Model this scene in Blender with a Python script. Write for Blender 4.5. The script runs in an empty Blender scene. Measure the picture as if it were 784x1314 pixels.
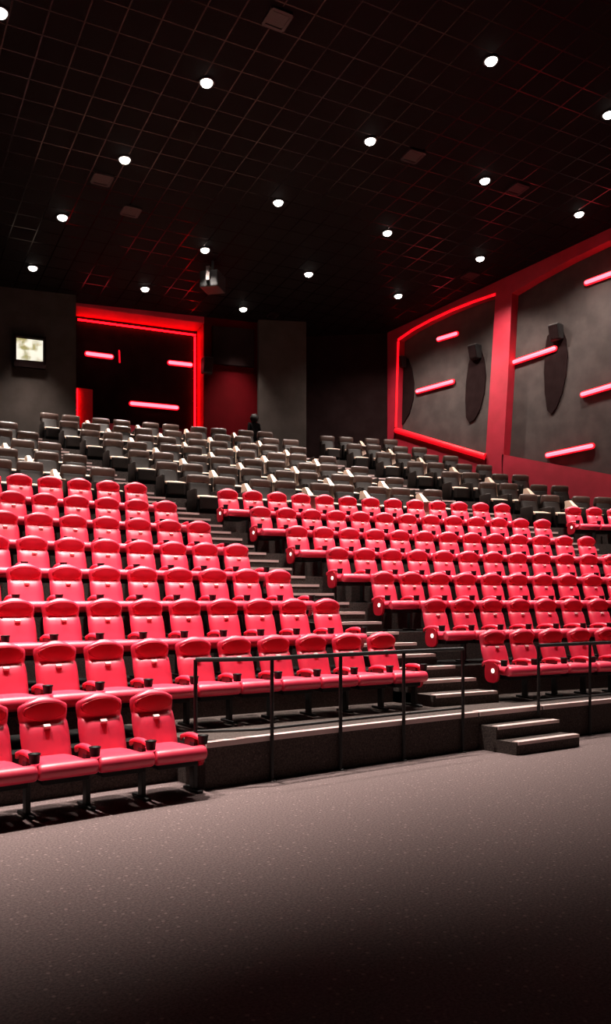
import bpy, bmesh, math, random
from mathutils import Vector, Matrix
random.seed(7)
PI = math.pi
scn = bpy.context.scene
COL = scn.collection

# ------------------------------------------------------------ view geometry
F, CX, CY, EYE = 1055.57, 392.0, 767.9, 1.95
FW = (0.65728, 0.75365); RT = (0.75365, -0.65728)
def cam_px(x, y, z):
    d = x*FW[0] + y*FW[1]
    if d < .2: return (-9999, 0)
    return (CX + F*(x*RT[0]+y*RT[1])/d, CY - F*(z-EYE)/d)
def dirs(px):
    t = (px-CX)/F
    return (FW[0]+t*RT[0], FW[1]+t*RT[1])

# room measures
RISE, DEPTH, CURV, Y0 = .4696, 1.1388, -.0121, 6.5215
RC = -.01163
def head_y(r, x):
    if r <= 8: return Y0 + r*DEPTH + CURV*x*x
    return 16.91 + (r-9)*1.328 + RC*x*x
def slope(r, x): return 2*(CURV if r <= 8 else RC)*x
def tier_z(r): return (r-1)*RISE if r <= 9 else 8*RISE + (r-9)*.4587
def riser_y(r, x):                       # front edge of tier r
    if r == 2 and x > 4.9: return 7.17 - .0082*x*x
    return head_y(r-1, x) + (.16 if r <= 9 else .2)
def ceil_z(y): return 11.65 + .1*(20.7-y)
def back_y(x): return 25.9 - .01163*x*x

# ------------------------------------------------------------ materials
def mat(name, col, rough=.6, metal=0., emit=None, es=0., spec=.5, coat=0., sheen=0.):
    m = bpy.data.materials.new(name); m.use_nodes = True
    b = m.node_tree.nodes['Principled BSDF']
    b.inputs['Base Color'].default_value = (*col, 1)
    b.inputs['Roughness'].default_value = rough
    b.inputs['Metallic'].default_value = metal
    b.inputs['Specular IOR Level'].default_value = spec
    if coat: b.inputs['Coat Weight'].default_value = coat; b.inputs['Coat Roughness'].default_value = .38
    if sheen: b.inputs['Sheen Weight'].default_value = sheen
    if emit: b.inputs['Emission Color'].default_value = (*emit, 1); b.inputs['Emission Strength'].default_value = es
    return m
def noisy(m, scale, a, b, detail=3, bump=0., coord='Object', dist=.01):
    nt = m.node_tree; n = nt.nodes; l = nt.links
    p = n['Principled BSDF']
    tc = n.new('ShaderNodeTexCoord'); nz = n.new('ShaderNodeTexNoise'); cr = n.new('ShaderNodeValToRGB')
    nz.inputs['Scale'].default_value = scale; nz.inputs['Detail'].default_value = detail
    cr.color_ramp.elements[0].position = .35; cr.color_ramp.elements[1].position = .65
    cr.color_ramp.elements[0].color = (*a, 1); cr.color_ramp.elements[1].color = (*b, 1)
    l.new(tc.outputs[coord], nz.inputs['Vector']); l.new(nz.outputs['Fac'], cr.inputs['Fac']); l.new(cr.outputs['Color'], p.inputs['Base Color'])
    if bump:
        bp = n.new('ShaderNodeBump'); bp.inputs['Strength'].default_value = bump; bp.inputs['Distance'].default_value = dist
        l.new(nz.outputs['Fac'], bp.inputs['Height']); l.new(bp.outputs['Normal'], p.inputs['Normal'])
    return m
M = {}
M['red'] = noisy(mat('red_leather', (.76, .025, .075), .46, spec=.8, coat=.2), 6, (.72, .022, .068), (.81, .03, .084))
M['redhead'] = noisy(mat('red_headrest_leather', (.5, .004, .025), .5, spec=.35), 6, (.42, .003, .018), (.48, .004, .022))  # darker than the seat red: shade of the down-tipped face painted in
M['redshell'] = mat('dark_red_shell', (.12, .004, .01), .5)
M['blackplastic'] = mat('black_plastic', (.005, .004, .004), .55, spec=.2)
M['blackmetal'] = mat('black_metal', (.007, .005, .005), .5)
M['badge'] = mat('silver_badge', (.6, .4, .38), .4, metal=.2)
M['brown'] = noisy(mat('brown_leather', (.01, .006, .005), .55, spec=.2), 5, (.009, .005, .004), (.015, .009, .007))
M['brownhead'] = noisy(mat('brown_headrest_leather', (.05, .03, .026), .42, spec=.5), 5, (.05, .028, .022), (.075, .043, .035))
M['tan'] = noisy(mat('tan_leather', (.7, .48, .36), .5), 4, (.66, .45, .34), (.8, .57, .44))
M['tabletop'] = mat('pale_table_top', (.62, .5, .42), .35)
M['lamp'] = mat('aisle_lamp', (.9, .9, .85), .4, emit=(1, .95, .85), es=1.2)
M['tiertop'] = noisy(mat('near_black_tier_top', (.008, .006, .006), .8, spec=.15), 8, (.006, .005, .005), (.011, .009, .008))
M['nosing'] = mat('metal_nosing', (.72, .52, .5), .45)
M['down'] = mat('downlight_glow', (1, 1, 1), .5, emit=(1, .93, .84), es=9)
M['led'] = mat('red_led', (1, .05, .05), .5, emit=(1, .06, .085), es=7.5)
M['ledglow'] = mat('red_halo_glow', (.6, .01, .02), .5, emit=(1, .004, .02), es=.75)  # dim emission that paints red glow, mainly the halo round the light bars
M['cove'] = mat('red_cove_led', (1, .05, .05), .5, emit=(1, .001, .003), es=17.)
M['bead'] = mat('red_light_bead', (.6, .01, .02), .5, emit=(1, .002, .008), es=1.6)
M['redrear'] = noisy(mat('deep_red_wall_paint', (.06, .001, .002), .85, spec=.03), 2, (.055, .001, .002), (.065, .001, .0025))
M['greyfabric'] = noisy(mat('grey_acoustic_fabric', (.06, .047, .044), .9, spec=.15), 2.2, (.052, .041, .038), (.072, .056, .052), bump=.15)
M['redpaint'] = noisy(mat('red_paint', (.4, .012, .03), .55), 2, (.36, .01, .025), (.44, .014, .035))
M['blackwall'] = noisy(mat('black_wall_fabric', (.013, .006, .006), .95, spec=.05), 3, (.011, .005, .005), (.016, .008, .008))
M['greywall'] = noisy(mat('charcoal_wall_fabric', (.04, .03, .026), .9, spec=.15), 2.2, (.036, .027, .023), (.048, .036, .031), bump=.15)
M['speaker'] = noisy(mat('speaker_black', (.012, .011, .011), .5), 30, (.008, .007, .007), (.018, .016, .016))
M['bracket'] = mat('bracket_grey', (.1, .085, .08), .4, metal=.5)
M['skin'] = mat('skin', (.45, .24, .17), .5)
M['hair'] = noisy(mat('hair', (.008, .005, .004), .6, spec=.2), 60, (.004, .003, .003), (.012, .008, .006), bump=.4)
M['cloth'] = mat('dark_cloth', (.004, .003, .003), .95, spec=.05)
M['vent'] = mat('vent_paint', (.02, .006, .006), .5, metal=.3)

def carpet(name, base, hi, dot, dots=True):
    m = mat(name, base, .95, spec=.1); nt = m.node_tree; n = nt.nodes; l = nt.links; p = n['Principled BSDF']
    tc = n.new('ShaderNodeTexCoord')
    nz = n.new('ShaderNodeTexNoise'); nz.inputs['Scale'].default_value = 55; nz.inputs['Detail'].default_value = 5; nz.inputs['Roughness'].default_value = .7
    cr = n.new('ShaderNodeValToRGB'); cr.color_ramp.elements[0].position = .38; cr.color_ramp.elements[1].position = .62
    cr.color_ramp.elements[0].color = (*base, 1); cr.color_ramp.elements[1].color = (*hi, 1)
    l.new(tc.outputs['Object'], nz.inputs['Vector']); l.new(nz.outputs['Fac'], cr.inputs['Fac'])
    vo = n.new('ShaderNodeTexVoronoi'); vo.inputs['Scale'].default_value = 13; vo.inputs['Randomness'].default_value = .45
    l.new(tc.outputs['Object'], vo.inputs['Vector'])
    mr = n.new('ShaderNodeMapRange'); mr.inputs['From Min'].default_value = .11; mr.inputs['From Max'].default_value = .17
    mr.inputs['To Min'].default_value = 1; mr.inputs['To Max'].default_value = 0
    l.new(vo.outputs['Distance'], mr.inputs['Value'])
    mx = n.new('ShaderNodeMixRGB'); mx.inputs['Color2'].default_value = (*dot, 1)
    l.new(mr.outputs['Result'], mx.inputs['Fac']); l.new(cr.outputs['Color'], mx.inputs['Color1']); l.new(mx.outputs['Color'], p.inputs['Base Color'])
    bp = n.new('ShaderNodeBump'); bp.inputs['Strength'].default_value = .5; bp.inputs['Distance'].default_value = .01
    l.new(nz.outputs['Fac'], bp.inputs['Height']); l.new(bp.outputs['Normal'], p.inputs['Normal'])
    return m
M['carpet'] = carpet('floor_carpet', (.12, .086, .084), (.215, .156, .153), (.31, .22, .21))
M['stepcarpet'] = carpet('riser_carpet', (.05, .038, .035), (.11, .085, .077), (.14, .105, .096))

def ceiling_mat():
    m = mat('ceiling_tiles', (.003, .002, .002), .8, spec=.1); nt = m.node_tree; n = nt.nodes; l = nt.links; p = n['Principled BSDF']
    tc = n.new('ShaderNodeTexCoord'); mp = n.new('ShaderNodeMapping'); mp.inputs['Rotation'].default_value = (0, 0, math.radians(12))
    l.new(tc.outputs['Object'], mp.inputs['Vector'])
    sp = n.new('ShaderNodeSeparateXYZ'); l.new(mp.outputs['Vector'], sp.inputs['Vector'])
    outs = []
    for ax, w in (('X', .62), ('Y', .62)):
        dv = n.new('ShaderNodeMath'); dv.operation = 'DIVIDE'; dv.inputs[1].default_value = w; l.new(sp.outputs[ax], dv.inputs[0])
        fr = n.new('ShaderNodeMath'); fr.operation = 'FRACT'; l.new(dv.outputs[0], fr.inputs[0])
        lt = n.new('ShaderNodeMath'); lt.operation = 'LESS_THAN'; lt.inputs[1].default_value = .045; l.new(fr.outputs[0], lt.inputs[0])
        outs.append(lt)
    mxm = n.new('ShaderNodeMath'); mxm.operation = 'MAXIMUM'; l.new(outs[0].outputs[0], mxm.inputs[0]); l.new(outs[1].outputs[0], mxm.inputs[1])
    mx = n.new('ShaderNodeMixRGB'); mx.inputs['Color1'].default_value = (.0025, .0015, .0015, 1); mx.inputs['Color2'].default_value = (.026, .008, .008, 1)
    l.new(mxm.outputs[0], mx.inputs['Fac']); l.new(mx.outputs['Color'], p.inputs['Base Color'])
    rr = n.new('ShaderNodeMapRange'); rr.inputs['To Min'].default_value = .8; rr.inputs['To Max'].default_value = .19
    l.new(mxm.outputs[0], rr.inputs['Value']); l.new(rr.outputs['Result'], p.inputs['Roughness']); l.new(mxm.outputs[0], p.inputs['Metallic'])
    return m
M['ceiling'] = ceiling_mat()
def booth_mat():
    m = mat('booth_glow', (.8, .8, .7), .5); nt = m.node_tree; n = nt.nodes; l = nt.links; p = n['Principled BSDF']
    tc = n.new('ShaderNodeTexCoord'); nz = n.new('ShaderNodeTexNoise'); nz.inputs['Scale'].default_value = 4.5; nz.inputs['Detail'].default_value = 3
    cr = n.new('ShaderNodeValToRGB'); e = cr.color_ramp.elements
    e[0].position = .36; e[0].color = (.35, .32, .12, 1); e[1].position = .55; e[1].color = (1, .95, .78, 1)
    l.new(tc.outputs['Object'], nz.inputs['Vector']); l.new(nz.outputs['Fac'], cr.inputs['Fac'])
    l.new(cr.outputs['Color'], p.inputs['Emission Color']); p.inputs['Emission Strength'].default_value = 1.0
    return m
M['booth'] = booth_mat()

# ------------------------------------------------------------ helpers
def link(name, me, m, parent=None):
    o = bpy.data.objects.new(name, me); COL.objects.link(o)
    if m is not None: me.materials.append(M[m] if isinstance(m, str) else m)
    if parent is not None: o.parent = parent
    return o
def obj(name, bm, m, parent=None, smooth=False):
    bmesh.ops.recalc_face_normals(bm, faces=bm.faces)
    me = bpy.data.meshes.new(name); bm.to_mesh(me); bm.free()
    if smooth:
        for p in me.polygons: p.use_smooth = True
    return link(name, me, m, parent)
def struct(name, bm, m, parent=None):
    o = obj(name, bm, m, parent)
    if parent is None: o['kind'] = 'structure'
    return o
def tag(o, label, cat, group=None):
    o['label'] = label; o['category'] = cat
    if group: o['group'] = group
    return o
def thing(name, label, cat, loc=(0, 0, 0), rz=0, group=None):
    o = bpy.data.objects.new(name, None); COL.objects.link(o); o.empty_display_size = .1
    o.location = loc; o.rotation_euler = (0, 0, rz)
    return tag(o, label, cat, group)
def add_box(bm, x0, x1, y0, y1, z0, z1, bev=0., seg=2):
    r = bmesh.ops.create_cube(bm, size=1, matrix=Matrix.Translation(((x0+x1)/2, (y0+y1)/2, (z0+z1)/2)) @ Matrix.Diagonal((x1-x0, y1-y0, z1-z0, 1)))
    if bev:
        ed = set(e for v in r['verts'] for e in v.link_edges)
        bmesh.ops.bevel(bm, geom=list(ed), offset=bev, segments=seg, affect='EDGES', profile=.5)
    return bm
def box(*a, **k): return add_box(bmesh.new(), *a, **k)
def add_tube(bm, pts, r, n=8, cap=True):
    pts = [Vector(p) for p in pts]; rings = []
    for i, p in enumerate(pts):
        a = pts[max(i-1, 0)]; b = pts[min(i+1, len(pts)-1)]; t = (b-a).normalized()
        u = t.cross(Vector((0, 0, 1)))
        if u.length < 1e-3: u = Vector((1, 0, 0))
        u.normalize(); w = t.cross(u)
        rings.append([bm.verts.new(p + r*(math.cos(2*PI*k/n)*u + math.sin(2*PI*k/n)*w)) for k in range(n)])
    for A, B in zip(rings, rings[1:]):
        for k in range(n): bm.faces.new((A[k], A[(k+1) % n], B[(k+1) % n], B[k]))
    if cap: bm.faces.new(rings[0]); bm.faces.new(rings[-1])
    return bm
def add_lathe(bm, prof, n=14, mtx=None):
    rings = []
    for r, z in prof:
        rings.append([bm.verts.new((mtx or Matrix()) @ Vector((r*math.cos(2*PI*k/n), r*math.sin(2*PI*k/n), z))) for k in range(n)])
    for A, B in zip(rings, rings[1:]):
        for k in range(n): bm.faces.new((A[k], A[(k+1) % n], B[(k+1) % n], B[k]))
    bm.faces.new(rings[0]); bm.faces.new(rings[-1]); return bm
def prism(poly, vec, bm=None):
    bm = bm or bmesh.new(); v = Vector(vec)
    A = [bm.verts.new(p) for p in poly]; B = [bm.verts.new(Vector(p)+v) for p in poly]
    bm.faces.new(A); bm.faces.new(B[::-1]); n = len(A)
    for i in range(n): bm.faces.new((A[i], A[(i+1) % n], B[(i+1) % n], B[i]))
    return bm
def shell(rows, nu, fn_front, fn_back, bm=None):
    """closed padded form: front and back grids sharing their rims"""
    bm = bm or bmesh.new(); nr = len(rows)
    Fg = [[bm.verts.new(fn_front(u/nu*2-1, v)) for u in range(nu+1)] for v in rows]
    Bg = [[bm.verts.new(fn_back(u/nu*2-1, v)) for u in range(nu+1)] for v in rows]
    for G, s in ((Fg, 1), (Bg, -1)):
        for i in range(nr-1):
            for j in range(nu):
                q = (G[i][j], G[i][j+1], G[i+1][j+1], G[i+1][j]); bm.faces.new(q if s > 0 else q[::-1])
    for i in range(nr-1):
        for j in (0, nu): bm.faces.new((Fg[i][j], Fg[i+1][j], Bg[i+1][j], Bg[i][j]))
    for i in (0, nr-1):
        for j in range(nu): bm.faces.new((Fg[i][j], Fg[i][j+1], Bg[i][j+1], Bg[i][j]))
    return bm
def copy_tree(o, parent=None):
    c = o.copy(); COL.objects.link(c); c.parent = parent
    for ch in list(o.children): copy_tree(ch, c)
    return c
def interp(tab, x):
    if x <= tab[0][0]: return tab[0][1]
    for (a, b), (c, d) in zip(tab, tab[1:]):
        if x <= c:
            t = (x-a)/(c-a); return b+(d-b)*t
    return tab[-1][1]

# ------------------------------------------------------------ red cinema seat
def make_red_seat(left_end=False, right_end=False):
    t = thing('cinema_seat', 'proto', 'seat')
    # backrest: outline half width by height, front profile by height
    W = [(.40, .225), (.55, .235), (.70, .235), (.78, .226), (.86, .238), (.93, .238), (.97, .222), (1.0, .185), (1.015, .14)]
    PF = [(.40, -.20), (.46, -.185), (.54, -.155), (.64, -.125), (.72, -.10), (.76, -.075), (.785, -.035)]
    PB = [(.40, -.10), (.55, -.02), (.75, .05), (.95, .075), (1.0, .06), (1.015, .03)]
    def dome(u, z):  # rounds the top edge down to the sides
        return z - .05*max(0, (z-.9)/.115)*abs(u)**2.6
    def front(u, z):
        e = 1-abs(u)**5
        y = interp(PF, z) if z < .785 else interp([(.785, -.035), (.84, -.03), (.93, -.045), (.98, -.05), (1.0, -.02), (1.015, .0)], z)
        yb = interp(PB, z)
        return Vector((u*interp(W, z), yb+(y-yb)*(.35+.65*e) - (.012*abs(u)**2 if z < .78 else 0), dome(u, z)))
    def back(u, z):
        return Vector((u*interp(W, z)*.97, interp(PB, z) - .03*abs(u)**4, dome(u, z)))
    rows = [.40, .45, .52, .60, .68, .74, .77, .785, .80, .86, .93, .965, .985, 1.0, 1.01, 1.015]
    bk = obj('backrest', shell(rows, 12, front, back), 'red', t, True)
    # headrest pad: lens shaped inset, face tipped down
    def hw(z): return interp([(.0, .12), (.12, .165), (.3, .192), (.6, .198), (.85, .188), (1, .14)], z)
    def hf(u, v):
        z = .785+.182*v + (.03*u*u)*(1-v) - .03*v*abs(u)**2.4
        return Vector((u*hw(v), -.040 - .016*(v**.8) - .010*(1-u*u)*math.sin(PI*min(1, v+.05)), z))
    def hb(u, v):
        p = hf(u, v); return Vector((p.x*1.02, -.01, p.z))
    obj('headrest', shell([0, .08, .25, .45, .65, .85, .96, 1], 10, hf, hb), 'redhead', t, True)
    b = prism([(-.034, -.084, .768), (.034, -.084, .768), (.034, -.116, .745), (-.034, -.116, .745)], (0, .02, -.025))
    bmesh.ops.bevel(b, geom=b.edges[:], offset=.004, segments=1, affect='EDGES')
    obj('badge', b, 'badge', t)
    # cushion
    def cf(u, v):   # v 0 back ..1 front
        y = -.14-.50*v; z = .475+.012*v+.02*(1-abs(u)**3)*math.sin(PI*(.15+.7*v)) - .05*abs(u)**8
        return Vector((u*(.225+.02*v), y, z))
    def cb(u, v):
        return Vector((u*(.215+.02*v), -.14-.48*v, .37))
    obj('cushion', shell([i/7 for i in range(8)], 10, cf, cb), 'red', t, True)
    bm = bmesh.new(); n = 16
    prof = [(-.272, .03), (-.27, .052), (-.262, .066), (-.24, .073), (-.1, .075), (.1, .075), (.24, .073), (.262, .066), (.27, .052), (.272, .03)]
    rings = [[bm.verts.new((x, -.635+r*1.0*math.cos(2*PI*k/n), .432+r*math.sin(2*PI*k/n))) for k in range(n)] for x, r in prof]
    for A, B in zip(rings, rings[1:]):
        for k in range(n): bm.faces.new((A[k], A[(k+1) % n], B[(k+1) % n], B[k]))
    bm.faces.new(rings[0]); bm.faces.new(rings[-1])
    obj('front_roll', bm, 'red', t, True)
    obj('seat_pan', box(-.22, .22, -.60, -.10, .30, .385, bev=.02), 'blackplastic', t)
    def arm(x, endm):
        bm = bmesh.new(); n = 10
        ys = [(-.10, .50, .02), (-.12, .54, .028), (-.25, .572, .034), (-.38, .58, .036), (-.50, .57, .034), (-.53, .56, .026)]
        rg = [[bm.verts.new((x+r*math.cos(2*PI*k/n), y, z-.015+.75*r*math.sin(2*PI*k/n))) for k in range(n)] for y, z, r in ys]
        for A, B in zip(rg, rg[1:]):
            for k in range(n): bm.faces.new((A[k], A[(k+1) % n], B[(k+1) % n], B[k]))
        bm.faces.new(rg[0]); bm.faces.new(rg[-1])
        a = obj('armrest', bm, 'red', t, True)
        bm = bmesh.new()
        add_lathe(bm, [(.038, .505), (.044, .51), (.05, .58), (.055, .584), (.055, .594), (.046, .594), (.042, .53), (.01, .528)], 14, Matrix.Translation((x, -.575, 0)))
        obj('cup_holder', bm, 'blackplastic', a, True)
        bm = bmesh.new(); add_box(bm, x-.02, x+.02, -.42, -.2, .36, .56, bev=.01)
        obj('arm_support', bm, 'redshell', a)
        bm = bmesh.new()
        add_box(bm, x-.022, x+.022, -.42, -.32, .02, .5, bev=.008); add_box(bm, x-.035, x+.035, -.52, -.2, 0, .03, bev=.008)
        obj('leg', bm, 'blackmetal', t)
        if endm:
            # rounded side panel of the row end
            s = -1 if x < 0 else 1; P = []
            for k in range(22):
                a2 = 2*PI*k/22; cy, cz = -.36, .40
                P.append((x+s*.02, cy+.15*abs(math.cos(a2))**.7*(1 if math.cos(a2) > 0 else -1), cz+.145*abs(math.sin(a2))**.7*(1 if math.sin(a2) > 0 else -1)))
            sp = obj('side_panel', prism(P, (s*.035, 0, 0)), 'redhead', t)
            bm = bmesh.new()
            add_lathe(bm, [(.034, 0), (.034, .008), (.026, .013)], 14, Matrix.Translation((x+s*.055, -.40, .43)) @ Matrix.Rotation(s*PI/2, 4, 'Y'))
            obj('aisle_light', bm, 'lamp', sp)
    arm(-.28, left_end)
    if right_end: arm(.28, True)
    return t
P_MID = make_red_seat(); P_LEFT = make_red_seat(left_end=True); P_RIGHT = make_red_seat(right_end=True)
used = {}
def place(proto, x, y, z, rz, label, group):
    if proto.name not in used: used[proto.name] = 1; o = proto
    else: o = copy_tree(proto)
    o.location = (x, y, z); o.rotation_euler = (0, 0, rz); o['label'] = label; o['group'] = group
    return o
ORD = ['', 'first', 'second', 'third', 'fourth', 'fifth', 'sixth', 'seventh', 'eighth', 'ninth', 'tenth', 'eleventh', 'twelfth', 'thirteenth', 'fourteenth', 'fifteenth', 'sixteenth', 'seventeenth', 'eighteenth', 'nineteenth', 'twentieth']
def red_row(r, xs, ends, block, from_side):
    for k, x in enumerate(xs):
        y = head_y(r, x); z = tier_z(r) if r > 1 else 0
        p = cam_px(x, y, z+.9)
        p2 = cam_px(x, y-.6, z+.45)
        if max(p[0], p2[0]) < -32 or min(p[0], p2[0]) > 815: continue
        proto = P_LEFT if ends == 'L' and k == 0 else (P_RIGHT if ends == 'R' and k == 0 else P_MID)
        if ends == 'L' and k == len(xs)-1: proto = P_RIGHT
        which = ('first' if k == 0 else ORD[k+1])
        lab = 'red seat, %s, %s row from front, %s from %s' % (block, ORD[r], which, from_side)
        place(proto, x, y, z, math.atan(slope(r, x)), lab, 'red seats of ' + block)
LX = 8.3546; CXR = 10.3138; NX = 18.92
for r in range(1, 9):
    x0 = LX if r > 1 else LX-3.9693
    red_row(r, [x0-.56*k for k in range(18)], 'R', 'left block', 'the main aisle' if r > 1 else 'the platform corner')
for r in range(2, 9):
    red_row(r, [CXR+.56*k for k in range(13)], 'L', 'centre block', 'the main aisle')
red_row(8, [NX+.56*k for k in range(5)], 'L', 'far right block', 'the right aisle')

# ------------------------------------------------------------ brown recliners
def make_recliner():
    t = thing('recliner_seat', 'proto', 'recliner')
    def bw(z): return interp([(.42, .235), (.7, .245), (.8, .24)], z)
    def bf(u, z): return Vector((u*bw(z), interp([(.42, -.22), (.6, -.13), (.8, -.05)], z)-.03*(1-abs(u)**3), z))
    def bb(u, z): return Vector((u*bw(z)*.96, interp([(.42, -.05), (.8, .1)], z)-.02*u*u, z))
    obj('backrest', shell([.42, .47, .55, .63, .71, .78, .8], 8, bf, bb), 'brown', t, True)
    bm = bmesh.new(); n = 16
    prof = [(-.262, .3), (-.26, .7), (-.245, .92), (-.15, 1), (.15, 1), (.245, .92), (.26, .7), (.262, .3)]
    rings = []
    for x, s in prof:
        rings.append([bm.verts.new((x, -.005+s*.068*math.cos(2*PI*k/n)-.03*s*math.sin(2*PI*k/n), (.855+s*.135*(abs(math.sin(2*PI*k/n))**.75)*(1 if math.sin(2*PI*k/n) > 0 else -1)))) for k in range(n)])
    for A, B in zip(rings, rings[1:]):
        for k in range(n): bm.faces.new((A[k], A[(k+1) % n], B[(k+1) % n], B[k]))
    bm.faces.new(rings[0]); bm.faces.new(rings[-1])
    obj('headrest', bm, 'brownhead', t, True)
    def cf(u, v): return Vector((u*.235, -.2-.5*v, .455+.02*(1-abs(u)**3)*math.sin(PI*(.1+.75*v))-.03*v**6))
    def cb(u, v): return Vector((u*.225, -.2-.48*v, .36))
    obj('cushion', shell([i/6 for i in range(7)], 8, cf, cb), 'tan', t, True)
    def ff(u, z): return Vector((u*.22, -.735-.02*(1-u*u), z))
    def fb(u, z): return Vector((u*.21, -.67, z))
    obj('footrest', shell([.12, .16, .25, .34, .38, .41], 6, ff, fb), 'brown', t, True)
    for s in (-1, 1):
        obj('armrest', box(s*.277-.026, s*.277+.026, -.66, -.1, .12, .6, bev=.022), 'brown', t, True)
    obj('base', box(-.24, .24, -.66, -.06, 0, .37, bev=.01), 'blackplastic', t)
    return t
def make_console():
    t = thing('console_table', 'proto', 'table')
    obj('plinth', box(-.085, .085, -.60, -.02, 0, .2, bev=.01), 'brown', t)
    bm = bmesh.new(); vs = []
    for (y, z, w) in ((-.02, .2, .085), (-.60, .2, .085), (-.56, .58, .075), (-.22, .84, .035), (-.06, .84, .035)):
        vs.append((bm.verts.new((-w, y, z)), bm.verts.new((w, y, z))))
    bm.faces.new([v[0] for v in vs]); bm.faces.new([v[1] for v in vs][::-1])
    for a, b in zip(vs, vs[1:]+vs[:1]): bm.faces.new((a[0], b[0], b[1], a[1]))
    obj('divider', bm, 'tan', t)
    tp = obj('table_top', box(-.12, .10, -.70, -.46, .56, .59, bev=.012), 'tabletop', t)
    bm = bmesh.new(); add_lathe(bm, [(.036, .5895), (.043, .595), (.043, .603), (.03, .603)], 14, Matrix.Translation((0, -.58, 0)))
    obj('cup_holder', bm, 'blackplastic', tp, True)
    return t
P_REC = make_recliner(); P_CON = make_console()
PA, PB_ = .6167, .8705
def rec_row(r, x0, sgn, n, block, side):
    x = x0; front = r-8
    for k in range(n):
        y = head_y(r, x); z = tier_z(r)
        px = cam_px(x, y, z+.9)[0]
        if -25 < px < 808:
            lab = 'brown recliner, %s, %s recliner row, %s from %s' % (block, ORD[front], ORD[k+1], side)
            o = place(P_REC, x, y, z, math.atan(slope(r, x)), lab, 'brown recliners of ' + block)
        step = PA if k % 2 == 0 else PB_
        if k % 2 == 1 and k < n-1:
            xc = x+sgn*PB_/2; yc = head_y(r, xc)
            if -25 < cam_px(xc, yc, z+.5)[0] < 808:
                lab = 'small table, %s, %s recliner row, %s from %s' % (block, ORD[front], ORD[(k+1)//2], side)
                place(P_CON, xc, yc, z, math.atan(slope(r, xc)), lab, 'small tables between recliners of ' + block)
        x += sgn*step
for r in range(9, 14): rec_row(r, 8.29, -1, 5, 'left block', 'the main aisle')
for r in range(9, 16): rec_row(r, 10.41, 1, 9 if r < 14 else 10, 'centre block', 'the main aisle')
for r in range(9, 16): rec_row(r, 19.0, 1, 4, 'far right block', 'the right aisle')

# ------------------------------------------------------------ floor, tiers, stairs
struct('floor', box(-14, 24, -6, 27, -.2, 0), 'carpet')
def band(x0, x1, n, yf, yb, z0, z1, bm=None):
    bm = bm or bmesh.new(); rows = []
    for i in range(n+1):
        x = x0+(x1-x0)*i/n
        rows.append([bm.verts.new((x, yf(x), z0)), bm.verts.new((x, yf(x), z1)), bm.verts.new((x, yb(x), z1)), bm.verts.new((x, yb(x), z0))])
    for A, B in zip(rows, rows[1:]):
        for k in range(4): bm.faces.new((A[k], A[(k+1) % 4], B[(k+1) % 4], B[k]))
    bm.faces.new(rows[0]); bm.faces.new(rows[-1]); return bm
bm = bmesh.new()
XL, XR = -12., 21.98
X_PL = 4.74
# every tier is a slab from its riser to the next tier's riser
for r in range(2, 16):
    nxt = (lambda x, r=r: riser_y(r+1, x)) if r < 15 else (lambda x: back_y(x)-.02)
    z0 = 0.0 if r < 4 else tier_z(r)-1.0
    if r == 2:
        band(XL, X_PL, 24, lambda x: head_y(1, x)+.16, nxt, 0, tier_z(2), bm)
        band(X_PL, XR, 26, lambda x: 7.17-.0082*x*x, nxt, 0, tier_z(2), bm)
    else:
        band(XL, XR, 48, lambda x, r=r: riser_y(r, x), nxt, z0, tier_z(r), bm)
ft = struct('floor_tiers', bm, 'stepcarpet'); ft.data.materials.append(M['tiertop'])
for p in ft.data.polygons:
    if p.normal.z > .7: p.material_index = 1  # up-facing tier faces get a near-black colour

def stairs(xl, xr, r0, label):
    t = thing('aisle_stairs', label, 'stairs', ((xl+xr)/2, riser_y(r0+1, (xl+xr)/2), tier_z(r0)))
    L = Vector(t.location)
    def part(name, bm, m, par=t):
        bmesh.ops.translate(bm, verts=bm.verts, vec=-L); return obj(name, bm, m, par)
    for r in range(r0, 15):
        z = tier_z(r); dz = (tier_z(r+1)-z)/3
        for k in (1, 2, 3):
            run = .38 if r < 8 else .42
            off = (3-k)*run
            yf = lambda x, r=r, off=off: riser_y(r+1, x)-off
            if k < 3:
                s = part('step', band(xl, xr, 4, yf, lambda x, r=r: riser_y(r+1, x), z, z+dz*k), 'stepcarpet')
            # metal nosing along the lip of each tread
            zt = z+dz*k
            nb = band(xl+.03, xr-.03, 4, lambda x: yf(x)-.012, lambda x: yf(x)+.09, zt-.035, zt+.008)
            part('nosing', nb, 'nosing', s if k < 3 else t)
    return t
stairs(8.68, 9.80, 2, 'carpeted main aisle stairs with pale nosings between left and centre seat blocks')
stairs(17.34, 18.28, 5, 'carpeted right aisle stairs climbing between centre block and right wall seats')
# two free steps in front of the platform
t = thing('platform_steps', 'two dark carpeted steps with pink metal nosings leading up to the platform', 'steps', (9.25, 6.4, 0))
L = Vector(t.location)
yf0 = lambda x: 7.17-.0082*x*x
for i in (1, 2):
    bm = band(8.68, 9.84, 4, lambda x, i=i: yf0(x)-.3*(3-i)+.02, lambda x: yf0(x)-.002, 0 if i == 1 else .157, .157*i)
    bmesh.ops.translate(bm, verts=bm.verts, vec=-L); s = obj('step', bm, 'stepcarpet', t)
    bm = band(8.70, 9.82, 4, lambda x, i=i: yf0(x)-.3*(3-i), lambda x, i=i: yf0(x)-.3*(3-i)+.10, .157*i-.03, .157*i+.01)
    bmesh.ops.translate(bm, verts=bm.verts, vec=-L); obj('nosing', bm, 'nosing', s)
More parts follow.
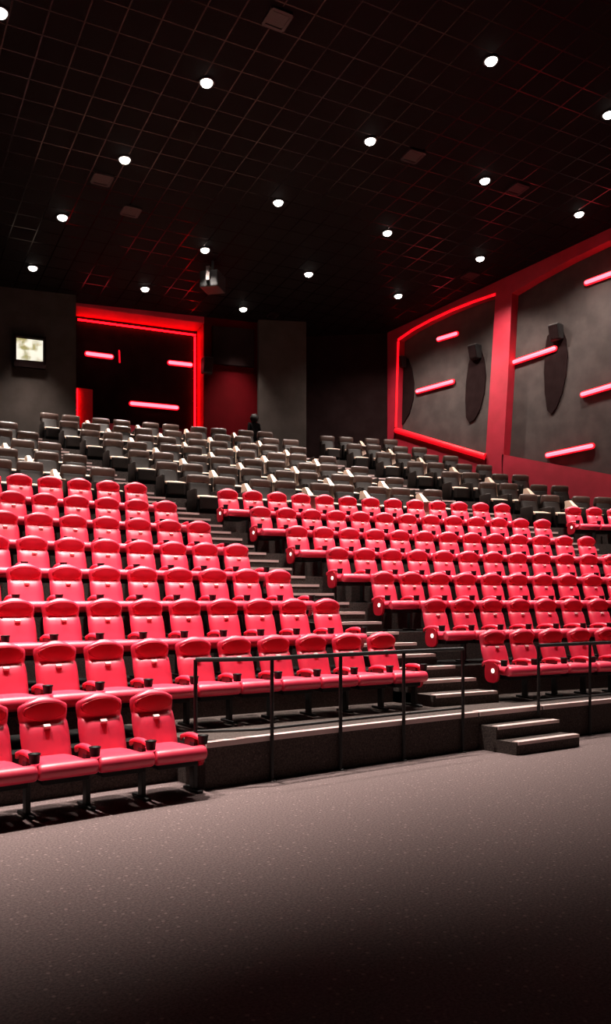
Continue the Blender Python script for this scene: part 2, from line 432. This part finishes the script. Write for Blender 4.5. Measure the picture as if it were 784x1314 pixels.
# platform edge trim
for i, (a, b) in enumerate(((X_PL, 8.66), (8.70, 9.84), (9.88, 21.9))):
    w = .12 if i == 1 else .07
    struct('trim_%d' % (i+1), band(a, b, 10, lambda x: yf0(x)-.02, lambda x, w=w: yf0(x)+w, tier_z(2)-.045, tier_z(2)+.012), 'nosing')

# ------------------------------------------------------------ handrails
def handrail(posts, x_end, label, floor_posts, y_off=-.045):
    x0 = posts[0]; t = thing('handrail', label, 'railing', (x0, yf0(x0)+y_off, 0)); L = Vector(t.location)
    def yy(x): return yf0(x)+y_off+(max(0, 5.3-x)*.56)
    top = tier_z(2)+.84
    def tub(name, pts, r):
        bm = bmesh.new(); add_tube(bm, [Vector(p)-L for p in pts], r, 8); return obj(name, bm, 'blackmetal', t)
    xs = [x0+(x_end-x0)*i/12 for i in range(13)]
    tub('top_rail', [(x, yy(x), top) for x in xs], .024)
    segs = list(zip(posts, posts[1:]))
    tub('bottom_rail', [(x, yy(x), tier_z(2)+.09) for x in xs], .016)
    for i, x in enumerate(posts):
        zb = 0 if i in floor_posts else tier_z(2)-.1
        p = tub('post', [(x, yy(x), zb), (x, yy(x), top)], .021)
        if i in floor_posts:
            bm = bmesh.new(); add_lathe(bm, [(.045, 0), (.045, .01), (.025, .016)], 12, Matrix.Translation(Vector((x, yy(x), 0))-L)); obj('foot_plate', bm, 'blackmetal', p)
    return t
def x_at_px(px, off=-.045):
    dx, dy = dirs(px); a = .0082*dx*dx; b = dy; c = -(7.17+off)
    D = (-b+math.sqrt(b*b-4*a*c))/(2*a); return D*dx
posts = [x_at_px(p) for p in (251, 349, 437, 518, 594)]
posts[0] = 4.78
handrail(posts, posts[-1], 'long black metal handrail along platform edge left of the steps', {1, 2, 3, 4})
posts2 = [x_at_px(p) for p in (691, 757, 812)]
handrail(posts2, posts2[-1], 'black metal handrail along platform edge right of the steps', {1, 2})

# ------------------------------------------------------------ room shell
def at(px, D): d = dirs(px); return (d[0]*D, d[1]*D)
def z_at(py, D): return EYE + (CY-py)*D/F
class Wall:
    """vertical plane through two ground points; n points to the viewer"""
    def __init__(s, A, B):
        s.A = Vector((*A, 0)); s.B = Vector((*B, 0)); s.t = (s.B-s.A).normalized()
        s.n = Vector((s.t.y, -s.t.x, 0))
        if s.n.dot(-s.A) < 0: s.n = -s.n
    def p(s, px, py, off=0.):
        d = Vector((*dirs(px), 0)); q = s.A + s.n*off
        D = q.dot(s.n)/d.dot(s.n); return Vector((d.x*D, d.y*D, z_at(py, D)))
    def poly(s, pts, off=0.): return [s.p(x, y, off) for x, y in pts]
bm = bmesh.new()
v = [bm.verts.new(p) for p in ((-14, -6, ceil_z(-6)), (24, -6, ceil_z(-6)), (24, 27, ceil_z(27)), (-14, 27, ceil_z(27)))]
bm.faces.new(v); r = bmesh.ops.extrude_face_region(bm, geom=bm.faces[:])
bmesh.ops.translate(bm, verts=[g for g in r['geom'] if isinstance(g, bmesh.types.BMVert)], vec=(0, 0, .3))
struct('ceiling', bm, 'ceiling')

# rear wall, set of flat stretches following the curve of the rows
def vwall(name, pts, z0, z1, m, th=.2):
    bm = bmesh.new()
    for (a, b) in zip(pts, pts[1:]):
        w = Wall(a, b); nn = -w.n*th
        prism([(a[0], a[1], z0), (b[0], b[1], z0), (b[0], b[1], z1), (a[0], a[1], z1)], nn, bm)
    return struct(name, bm, m)
ZTOP = 12.9
RW = Wall((11.6, 24.34), (15.6, 23.07))          # front plane of the framed recess
REC = -.95
# left: projection booth wall
PWx = at(97.5, 25.45)
PW = Wall(PWx, (PWx[0]-6*.953, PWx[1]+6*.302))
pe = (PWx[0]-24*.953, PWx[1]+24*.302)
prw = prism([(PWx[0], PWx[1], 0), (pe[0], pe[1], 0), (pe[0], pe[1], ZTOP), (PWx[0], PWx[1], ZTOP)], -PW.n*1.6)
struct('wall_rear_left', prw, 'greywall')
# dark bulkhead over it
q = PW
struct('trim_4', prism([q.p(97.5, 352), q.p(97.5, 330), q.p(-60, 330), q.p(-60, 352)], q.n*.9), 'blackwall')
# projection window
wf = PW.poly([(17, 429), (58, 435), (58, 470), (17, 467)], 0)
win = obj('window_1', prism(PW.poly([(17, 429), (58, 434), (58, 471), (17, 467)]), PW.n*.02), 'blackwall'); win['kind'] = 'structure'
def frame_piece(name, pts, th, m, off=.0, par=None): return obj(name, prism(PW.poly(pts, off), PW.n*th), m, par)
frame_piece('window_glass', [(21, 433.5), (55, 437.5), (55, 465.5), (21, 462.5)], .012, 'booth', .02, win)
for pts in (((17, 429), (58, 434), (58, 437.5), (17, 433)), ((17, 462.5), (58, 466), (58, 475), (17, 471)), ((17, 429), (20.5, 429.4), (20.5, 467), (17, 467)), ((55.5, 433.7), (58.5, 434), (58.5, 471), (55.5, 470.5))):
    frame_piece('window_frame', pts, .16, 'blackwall', .0, win)

# framed recess: back panel, lintel and right column
bp = RW.poly([(88, 380), (262, 405), (262, 600), (88, 600)], REC)
struct('wall_rear_recess', prism(bp, -RW.n*.1), 'blackwall')
A1 = [(80, 352), (340, 352), (340, 424.5), (250, 412), (97, 391)]
def top_of(px, w, off=0): return w.p(px, 330, off)
lint = RW.poly([(90, 391.5), (262, 414.5), (262, 372), (90, 340)])
struct('trim_5', prism(lint, -RW.n*.95), 'redpaint')
# red wall right of the recess, its left return is the glowing column
rwp = RW.poly([(262, 340), (338, 340), (338, 620), (262, 620)])
struct('wall_rear_red', prism(rwp, -RW.n*.08), 'redrear')
struct('trim_14', prism(RW.poly([(262, 340), (274, 340), (274, 620), (262, 620)], -.08), -RW.n*.9), 'redpaint')
# red LED coves inside the recess
def led_line(name, p, q, r, m, label, cat='light strip', group=None):
    bm = bmesh.new(); add_tube(bm, [p, q], r, 8); o = obj(name, bm, m); return tag(o, label, cat, group)
led_line('cove_light', RW.p(100, 410, -.87), RW.p(251, 430, -.87), .03, 'cove', 'red light strip in the ceiling cove above the dark rear panel')
led_line('cove_light', RW.p(250, 432, -.87), RW.p(250, 570, -.87), .03, 'cove', 'upright red light strip at right edge of the dark rear panel')
led_line('cove_light', RW.p(120, 556, -.7), RW.p(246, 566, -.7), .035, 'cove', 'low red light strip behind the top recliner row')
# lit red jamb beside the booth wall
jw = RW.poly([(98, 497), (119, 500), (119, 600), (98, 600)], -.5)
struct('trim_6', prism(jw, -RW.n*.4), 'redpaint')
led_line('cove_light', RW.p(99.3, 499, -.42), RW.p(99.3, 545, -.42), .02, 'cove', 'short red light strip on the jamb beside the booth wall')
# low red sill under the dark panel
struct('trim_7', prism(RW.poly([(119, 541), (251, 553), (251, 640), (119, 640)], -.6), -RW.n*.3), 'redpaint')

def led_bar(w, x0, y0, x1, y1, off, label, r=.055, core='led'):
    p = w.p(x0, y0, off); q_ = w.p(x1, y1, off)
    t = thing('led_bar', label, 'wall light', p, 0, None)
    d = q_-p; bm = bmesh.new(); n = 10; e = d.normalized()
    pts = [(-.05, .3), (-.03, .8), (0, 1)]
    u = e.cross(w.n).normalized(); w2 = w.n; rings = []
    for s, rr in [(a, b) for a, b in pts] + [(d.length-a, b) for a, b in pts[::-1]]:
        rings.append([bm.verts.new(e*s + r*rr*(math.cos(2*PI*k/n)*u+math.sin(2*PI*k/n)*w2)) for k in range(n)])
    for A, B in zip(rings, rings[1:]):
        for k in range(n): bm.faces.new((A[k], A[(k+1) % n], B[(k+1) % n], B[k]))
    bm.faces.new(rings[0]); bm.faces.new(rings[-1])
    obj('light_tube', bm, core, t, True)
    bm = bmesh.new(); c = -w.n*(off if off > 0 else .1)
    if core != 'led': return t
    e2 = e*.07; rr = r+.035; fr = -w.n*.02; bm.free(); bm = bmesh.new()
    prism([-e*rr*math.sin(PI*k/8)+u*rr*math.cos(PI*k/8) for k in range(9)]+[d+e*rr*math.sin(PI*k/8)-u*rr*math.cos(PI*k/8) for k in range(9)], -w.n*.035, bm)
    bmesh.ops.translate(bm, verts=bm.verts, vec=fr); bmesh.ops.recalc_face_normals(bm, faces=bm.faces)
    obj('halo_plate', bm, 'ledglow', t)  # glowing plate stands in for the halo round the tube
    bm = bmesh.new(); hs = u*.05; bb = -w.n*.05
    prism([hs+bb, -hs+bb, -hs+d+bb, hs+d+bb], -w.n*.06, bm); obj('housing', bm, 'blackmetal', t)
    return t
for a in ((112, 453.5, 143, 457.5, 'short red light bar at upper left of the dark rear panel'), (218, 465, 245, 468, 'short red light bar at upper right of the dark rear panel'), (169, 517.5, 227, 523, 'long red light bar low on the dark rear panel')):
    led_bar(RW, *a[:4], REC+.10, a[4])
led_bar(RW, 153, 451, 153.5, 464, REC+.10, 'tiny upright red glow of a lit speaker end beside the upper left bar', .03, 'ledglow')  # red light on a speaker end, done as a dim glowing strip

# dark panel and speaker on the red wall
o = obj('sound_absorber', prism(RW.poly([(272, 419), (325, 424), (325, 472), (272, 467)], .01), RW.n*.1), 'blackwall')
tag(o, 'black square acoustic panel high on the red rear wall', 'panel')
# column and black recess
CW = Wall(at(332, 28.15), at(393, 28.6))
struct('wall_rear_column', prism(CW.poly([(332, 340), (393, 340), (393, 640), (332, 640)]), -CW.n*2.0), 'greywall')
BW = Wall(at(380, 29.9), at(502, 30.1))
struct('wall_rear_black', prism(BW.poly([(380, 340), (503, 340), (503, 640), (380, 640)]), -BW.n*.3), 'blackwall')

# right wall, plane x = 22
XW = 22.0
RIGHT = Wall((XW, 25), (XW, 5))
def rp(pts, off=0): return RIGHT.poly(pts, off)
struct('wall_right', box(XW+.35, XW+.6, -6, 27, 0, 13.6), 'greyfabric')
FR = lambda n, pts, th=.35, m='redpaint': struct(n, prism(rp(pts), -RIGHT.n*th), m)
FR('trim_8', [(497, 395), (510, 400), (511, 436), (508, 550), (500, 640), (497, 640)])                      # left jamb
topA = [(511, 436), (530, 423), (552, 411), (580, 398), (608, 387), (636, 377.5)]
FR('trim_9', [(505, 400)] + topA + [(636, 320), (505, 366)])                                                 # arched head of the first bay
FR('trim_10', [(636, 320), (658, 312), (657, 375), (652, 480), (645, 600), (643, 680), (618, 680), (622, 600), (629, 490), (636, 377.5)])  # pillar
FR('trim_11', [(657, 376), (690, 356), (730, 334), (800, 300), (800, 240), (657, 312)])                      # head of the second bay
struct('trim_12', prism(rp([(506, 552), (624, 588), (622, 690), (498, 690)]), -RIGHT.n*.35), 'redpaint')     # dado of first bay
struct('trim_13', prism(rp([(644, 583), (800, 612), (860, 622), (860, 760), (643, 700)]), -RIGHT.n*.3), 'redpaint')
# lit bolster along the first bay's sill
bm = bmesh.new(); add_tube(bm, [RIGHT.p(508, 552, .02), RIGHT.p(565, 569, .02), RIGHT.p(622.5, 586, .02)], .10, 12)
tag(obj('cove_light', bm, mat('red_bolster', (.6, .01, .02), .4, emit=(1, .003, .012), es=.75)), 'thick glowing red tube along the sill of the first bay', 'light strip')
k = 0
for (a, b) in zip(topA, topA[1:]):
    pass
bm = bmesh.new(); add_tube(bm, [RIGHT.p(x, y, .0) for x, y in topA], .045, 8)
tag(obj('cove_light', bm, 'bead'), 'arched red light strip under the head of the first bay', 'light strip')
bm = bmesh.new(); add_tube(bm, [RIGHT.p(511, 438, 0), RIGHT.p(509.5, 490, 0), RIGHT.p(508, 548, 0)], .04, 8)
tag(obj('cove_light', bm, 'bead'), 'upright red light strip on the left jamb of the first bay', 'light strip')
bm = bmesh.new(); add_tube(bm, [RIGHT.p(656, 377, -.3), RIGHT.p(651, 480, -.3), RIGHT.p(645.5, 580, -.3)], .02, 8)
tag(obj('cove_light', bm, 'cove'), 'upright red light strip behind the right edge of the red pillar', 'light strip')

for a in ((562, 435, 585, 428, 'short red light bar, upper one in the first bay'), (535, 502, 580, 489.5, 'long red light bar, lower one in the first bay'),
          (656, 465.5, 711, 447, 'red light bar beside the pillar, upper left in second bay'), (752, 362.5, 800, 345, 'topmost red light bar in the second bay'),
          (747, 506, 800, 490, 'red light bar in the second bay, cut by right frame edge at mid height'), (702, 584, 759, 572, 'lowest red light bar in the second bay')):
    led_bar(RIGHT, *a[:4], -.25, a[4])

# curved acoustic baffles with speakers above
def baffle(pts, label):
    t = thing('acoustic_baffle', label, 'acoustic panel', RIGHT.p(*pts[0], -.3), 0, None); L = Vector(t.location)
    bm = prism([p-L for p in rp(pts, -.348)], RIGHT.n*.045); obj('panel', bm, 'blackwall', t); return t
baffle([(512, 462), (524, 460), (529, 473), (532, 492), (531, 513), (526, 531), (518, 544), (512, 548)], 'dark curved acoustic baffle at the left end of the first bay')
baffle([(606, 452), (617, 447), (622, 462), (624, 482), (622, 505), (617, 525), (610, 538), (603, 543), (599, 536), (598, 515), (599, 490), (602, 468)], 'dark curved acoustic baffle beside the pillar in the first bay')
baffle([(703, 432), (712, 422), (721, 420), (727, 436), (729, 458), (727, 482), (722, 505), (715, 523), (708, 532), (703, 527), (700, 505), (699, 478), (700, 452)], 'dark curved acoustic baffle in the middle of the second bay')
def speaker(w, px, py, sw, sh, sd, off, label, tilt=.25):
    c = w.p(px, py, off); rz = math.atan2(w.n.y, w.n.x)+PI/2
    t = thing('surround_speaker', label, 'speaker', c, rz)
    bm = prism([(-sw/2, 0, -sh/2), (sw/2, 0, -sh/2), (sw/2, 0, sh/2), (-sw/2, 0, sh/2)], (0, -sd*.7, 0))
    for v in bm.verts:
        if v.co.y < -.01: v.co.x *= .86; v.co.y -= (v.co.z+sh/2)/sh*sd*.45
    bmesh.ops.bevel(bm, geom=bm.edges[:], offset=.015, segments=2, affect='EDGES')
    obj('cabinet', bm, 'speaker', t)
    bm = bmesh.new()
    vs = [bm.verts.new(p) for p in ((-sw*.37, -sd*.73, -sh*.42), (sw*.37, -sd*.73, -sh*.42), (sw*.37, -sd*1.13, sh*.42), (-sw*.37, -sd*1.13, sh*.42))]
    bm.faces.new(vs); r = bmesh.ops.extrude_face_region(bm, geom=bm.faces[:])
    bmesh.ops.translate(bm, verts=[g for g in r['geom'] if isinstance(g, bmesh.types.BMVert)], vec=(0, -.02, 0))
    obj('grille', bm, 'blackwall', t)
    bm = bmesh.new(); add_box(bm, -.04, .04, -.1, .04, sh/2-.02, sh/2+.03, bev=.008)
    add_box(bm, -sw*.42, sw*.42, -sd*1.0, -.02, sh/2, sh/2+.025, bev=.006)
    obj('bracket', bm, 'bracket', t)
    return t
speaker(RIGHT, 517, 466, .36, .4, .24, -.3, 'small black wall speaker above the leftmost baffle')
speaker(RIGHT, 612, 453, .4, .44, .26, -.3, 'black wall speaker beside the red pillar')
speaker(RIGHT, 716, 428, .4, .44, .26, -.3, 'black wall speaker in the second bay')
speaker(RW, 264.5, 471, .36, .5, .3, .06, 'small black speaker on the red rear wall beside the glowing column')
# ceiling fixtures
def ceil_pt(px, py):
    d = dirs(px); v = (CY-py)/F
    D = (ceil_z(0)-EYE)/(v+.1*d[1]); return Vector((d[0]*D, d[1]*D, EYE+v*D))
t = thing('ceiling_speaker', 'grey edged black speaker box hanging from the rear of the ceiling', 'speaker', ceil_pt(273, 335), .6)
obj('cabinet', box(-.33, .33, -.28, .28, -.85, -.38, bev=.03), 'speaker', t)
obj('yoke', add_box(add_box(add_box(bmesh.new(), -.42, -.38, -.05, .05, -.7, -.3), .38, .42, -.05, .05, -.7, -.3), -.42, .42, -.05, .05, -.34, -.3), 'bracket', t)
obj('hanger', box(-.03, .03, -.03, .03, -.32, .02), 'blackmetal', t)
def vent(px, py, s, label):
    c = ceil_pt(px, py); t = thing('ceiling_vent', label, 'vent', c, math.radians(-12), None); t.rotation_euler.x = -.0997
    bm = bmesh.new()
    for a in (-1, 1):
        add_box(bm, -s, s, a*s-.03, a*s+.03, -.05, .0); add_box(bm, a*s-.03, a*s+.03, -s, s, -.05, .0)
    obj('frame', bm, 'vent', t)
    bm = bmesh.new()
    for k in range(5):
        y = -s+.08+(2*s-.16)*k/4; add_box(bm, -s+.03, s-.03, y-.03, y+.03, -.04, -.02)
    obj('louvre', bm, 'vent', t)
vent(131, 229, .2, 'small square ceiling vent near the left downlights')
vent(356, 23, .2, 'small square ceiling vent near the top of the picture')
vent(168, 270, .2, 'small square ceiling vent lit red above the rear left recess')
vent(530, 199, .2, 'small square ceiling vent left of the right hand downlights')
vent(664, 241, .2, 'small square ceiling vent beside the right hand downlight')
vent(603, 353, .2, 'small ceiling vent close to the arched red frame')
vent(350, 404, .14, 'small round-edged ceiling vent above the dark rear column')

# ------------------------------------------------------------ downlights
def make_downlight():
    t = thing('downlight', 'proto', 'ceiling light')
    bm = bmesh.new(); prof = [(.16, .0), (.165, -.02), (.15, -.03), (.13, -.028), (.125, .0)]
    rings = [[bm.verts.new((r*math.cos(2*PI*k/20), r*math.sin(2*PI*k/20), z)) for k in range(20)] for r, z in prof]
    for A, B in zip(rings, rings[1:]):
        for k in range(20): bm.faces.new((A[k], A[(k+1) % 20], B[(k+1) % 20], B[k]))
    obj('trim_ring', bm, 'blackmetal', t, True)
    bm = bmesh.new(); add_lathe(bm, [(.12, .0), (.12, -.03), (.10, -.065), (.06, -.09), (.02, -.098)], 20)
    obj('lens', bm, 'down', t, True)
    return t
DL = make_downlight()
GX = [(9.4, [13.8, 16.9, 20.0, 22.9]), (13.3, [10.0, 13.2, 16.3, 19.3, 22.3]), (16.8, [9.4, 12.6, 15.8, 18.8, 21.9]), (20.3, [12.1, 15.2, 18.3])]
names = {}
vis = [((265, 105), 'large downlight near the top left of the dark ceiling'), ((630, 77), 'topmost downlight on the right half of the ceiling'), ((475, 180), 'downlight alone near the ceiling centre, second from top'),
 ((160, 204), 'downlight above the faint red ceiling grid at left'), ((357, 259), 'downlight at ceiling centre, left of the right group'), ((622, 231), 'downlight below the topmost right one'),
 ((80, 278), 'downlight at left above the booth wall'), ((497, 298), 'downlight between the ceiling centre and the arched frame'), ((263, 320), 'downlight just above the hanging ceiling speaker'),
 ((743, 274), 'downlight close above the red head of the second bay'), ((42, 343), 'leftmost low downlight right above the booth wall'), ((396, 351), 'low downlight above the black rear recess'),
 ((616, 331), 'downlight just above the red pillar'), ((186, 370), 'downlight just above the glowing red rear lintel'), ((511, 379), 'low downlight beside the arched red frame'),
 ((312, 396), 'lowest downlight, above the red rear wall'), ((781, 146), 'downlight cut by the right edge of the picture'), ((0, 15), 'downlight cut by the top left corner of the picture')]
first = True
def spot(loc, e, ang=66, blend=1., col=(1, .90, .82)):
    ld = bpy.data.lights.new('downlight_beam', 'SPOT'); ld.energy = e; ld.spot_size = math.radians(ang); ld.spot_blend = blend
    ld.color = col; ld.shadow_soft_size = .12
    o = bpy.data.objects.new('downlight_beam', ld); COL.objects.link(o); o.location = loc; return o
E_SPOT = 3900
for (px, py), lab in vis:
    c = ceil_pt(px, py)
    o = DL if first else copy_tree(DL); first = False
    o.location = c; o.rotation_euler = (-.0997, 0, 0); o['label'] = lab; o['group'] = 'round downlights in the ceiling'
    wide = c.x > 19.5
    s = spot((c.x, c.y, c.z-.14), E_SPOT*(.34 if wide else (.5 if (px, py) == (312, 396) else 1)), 135 if wide else 66, .7 if wide else 1.)
# unseen spots carry the downlight grid on, added to light floor and seats
for x, y, a in ((9.4, 10.7, 60), (5.6, 17.4, 66), (5.6, 11.3, 60), (5.6, 8.9, 54), (2.0, 12.0, 60), (2., 9.2, 51), (2.0, 15, 66), (-1.6, 10, 54), (9.4, 8.0, 66), (13.3, 7.2, 72), (20.3, 9.0, 62)):
    spot((x, y, ceil_z(y)-.14), E_SPOT*(2.2 if y < 10.5 and x < 8 else 1), a)

# ------------------------------------------------------------ person in the top row
def person():
    x, y = at(326, 27.85); z = tier_z(15)
    zt = z_at(532, 27.85)
    t = thing('person', 'dark haired person in dark clothes standing behind the top recliner row', 'person', (x, y, z), PI-.25)
    s = zt - z  # height of crown above the tier
    me = bpy.data.meshes.new('body')
    V = [(0, .0, s*.54), (0, -.01, s*.64), (0, 0, s*.76), (0, 0, s*.83), (0, -.01, s*.87),
         (.17, 0, s*.80), (.21, .02, s*.62), (.19, -.08, s*.49), (-.17, 0, s*.80), (-.21, .02, s*.62), (-.19, -.08, s*.49),
         (.09, 0, s*.50), (.10, -.02, s*.28), (.10, .02, .07), (.11, -.12, .03), (-.09, 0, s*.50), (-.10, -.02, s*.28), (-.10, .02, .07), (-.11, -.12, .03)]
    E_ = [(0, 1), (1, 2), (2, 3), (3, 4), (2, 5), (5, 6), (6, 7), (2, 8), (8, 9), (9, 10), (0, 11), (11, 12), (12, 13), (13, 14), (0, 15), (15, 16), (16, 17), (17, 18)]
    R = [.14, .12, .13, .07, .055, .07, .045, .032, .07, .045, .032, .095, .065, .045, .038, .095, .065, .045, .038]
    me.from_pydata(V, E_, []); o = link('body', me, 'cloth', t)
    sk = o.modifiers.new('skin', 'SKIN')
    for i, rr in enumerate(R): me.skin_vertices[0].data[i].radius = (rr, rr)
    me.skin_vertices[0].data[0].use_root = True
    o.modifiers.new('sub', 'SUBSURF').levels = 1
    bm = bmesh.new(); bmesh.ops.create_icosphere(bm, subdivisions=3, radius=1)
    for v in bm.verts:
        c = v.co; f = max(0, -c.y)
        c.x *= .078*(1-.18*max(0, -c.z)); c.z *= .115; c.y *= .098
        if f > .9 and abs(c.z) < .03: c.y -= .02   # nose
    bmesh.ops.translate(bm, verts=bm.verts, vec=(0, -.01, s-.125)); h = obj('head', bm, 'skin', t, True)
    for sx in (-1, 1):
        bm = bmesh.new(); bmesh.ops.create_icosphere(bm, subdivisions=2, radius=.03, matrix=Matrix.Translation((sx*.08, .0, s-.13)) @ Matrix.Diagonal((.4, .7, 1.1, 1))); obj('ear', bm, 'skin', h, True)
        bm = bmesh.new(); bmesh.ops.create_icosphere(bm, subdivisions=2, radius=.011, matrix=Matrix.Translation((sx*.03, -.1, s-.12))); obj('eye', bm, 'blackplastic', h, True)
    bm = bmesh.new(); bmesh.ops.create_icosphere(bm, subdivisions=3, radius=1)
    for v in bm.verts:
        k = 1+.05*math.sin(9*v.co.x+4*v.co.z)+.04*math.sin(13*v.co.y)
        v.co.x *= .145*k; v.co.y *= .14*k; v.co.z *= .155*k
        if v.co.y < -.05 and v.co.z < .05: v.co.y = -.05+.2*(v.co.y+.05)
    bmesh.ops.translate(bm, verts=bm.verts, vec=(0, .03, s-.13)); obj('hair', bm, 'hair', t, True)
person()

# ------------------------------------------------------------ camera, world, colour
w = bpy.data.worlds.new('world'); scn.world = w; w.use_nodes = True
w.node_tree.nodes['Background'].inputs[0].default_value = (.02, .015, .015, 1); w.node_tree.nodes['Background'].inputs[1].default_value = .0
cd = bpy.data.cameras.new('camera'); cam = bpy.data.objects.new('camera', cd); COL.objects.link(cam)
cam.location = (0, 0, EYE); cam.rotation_euler = (PI/2, 0, -.7172)
cd.sensor_fit = 'HORIZONTAL'; cd.sensor_width = 36; cd.lens = 36*F/784
cd.shift_y = (CY-657)/784; cd.clip_end = 200
scn.camera = cam
vs = scn.view_settings; vs.view_transform = 'Standard'; vs.look = 'None'; vs.gamma = 1; vs.exposure = 0.0; vs.use_curve_mapping = False
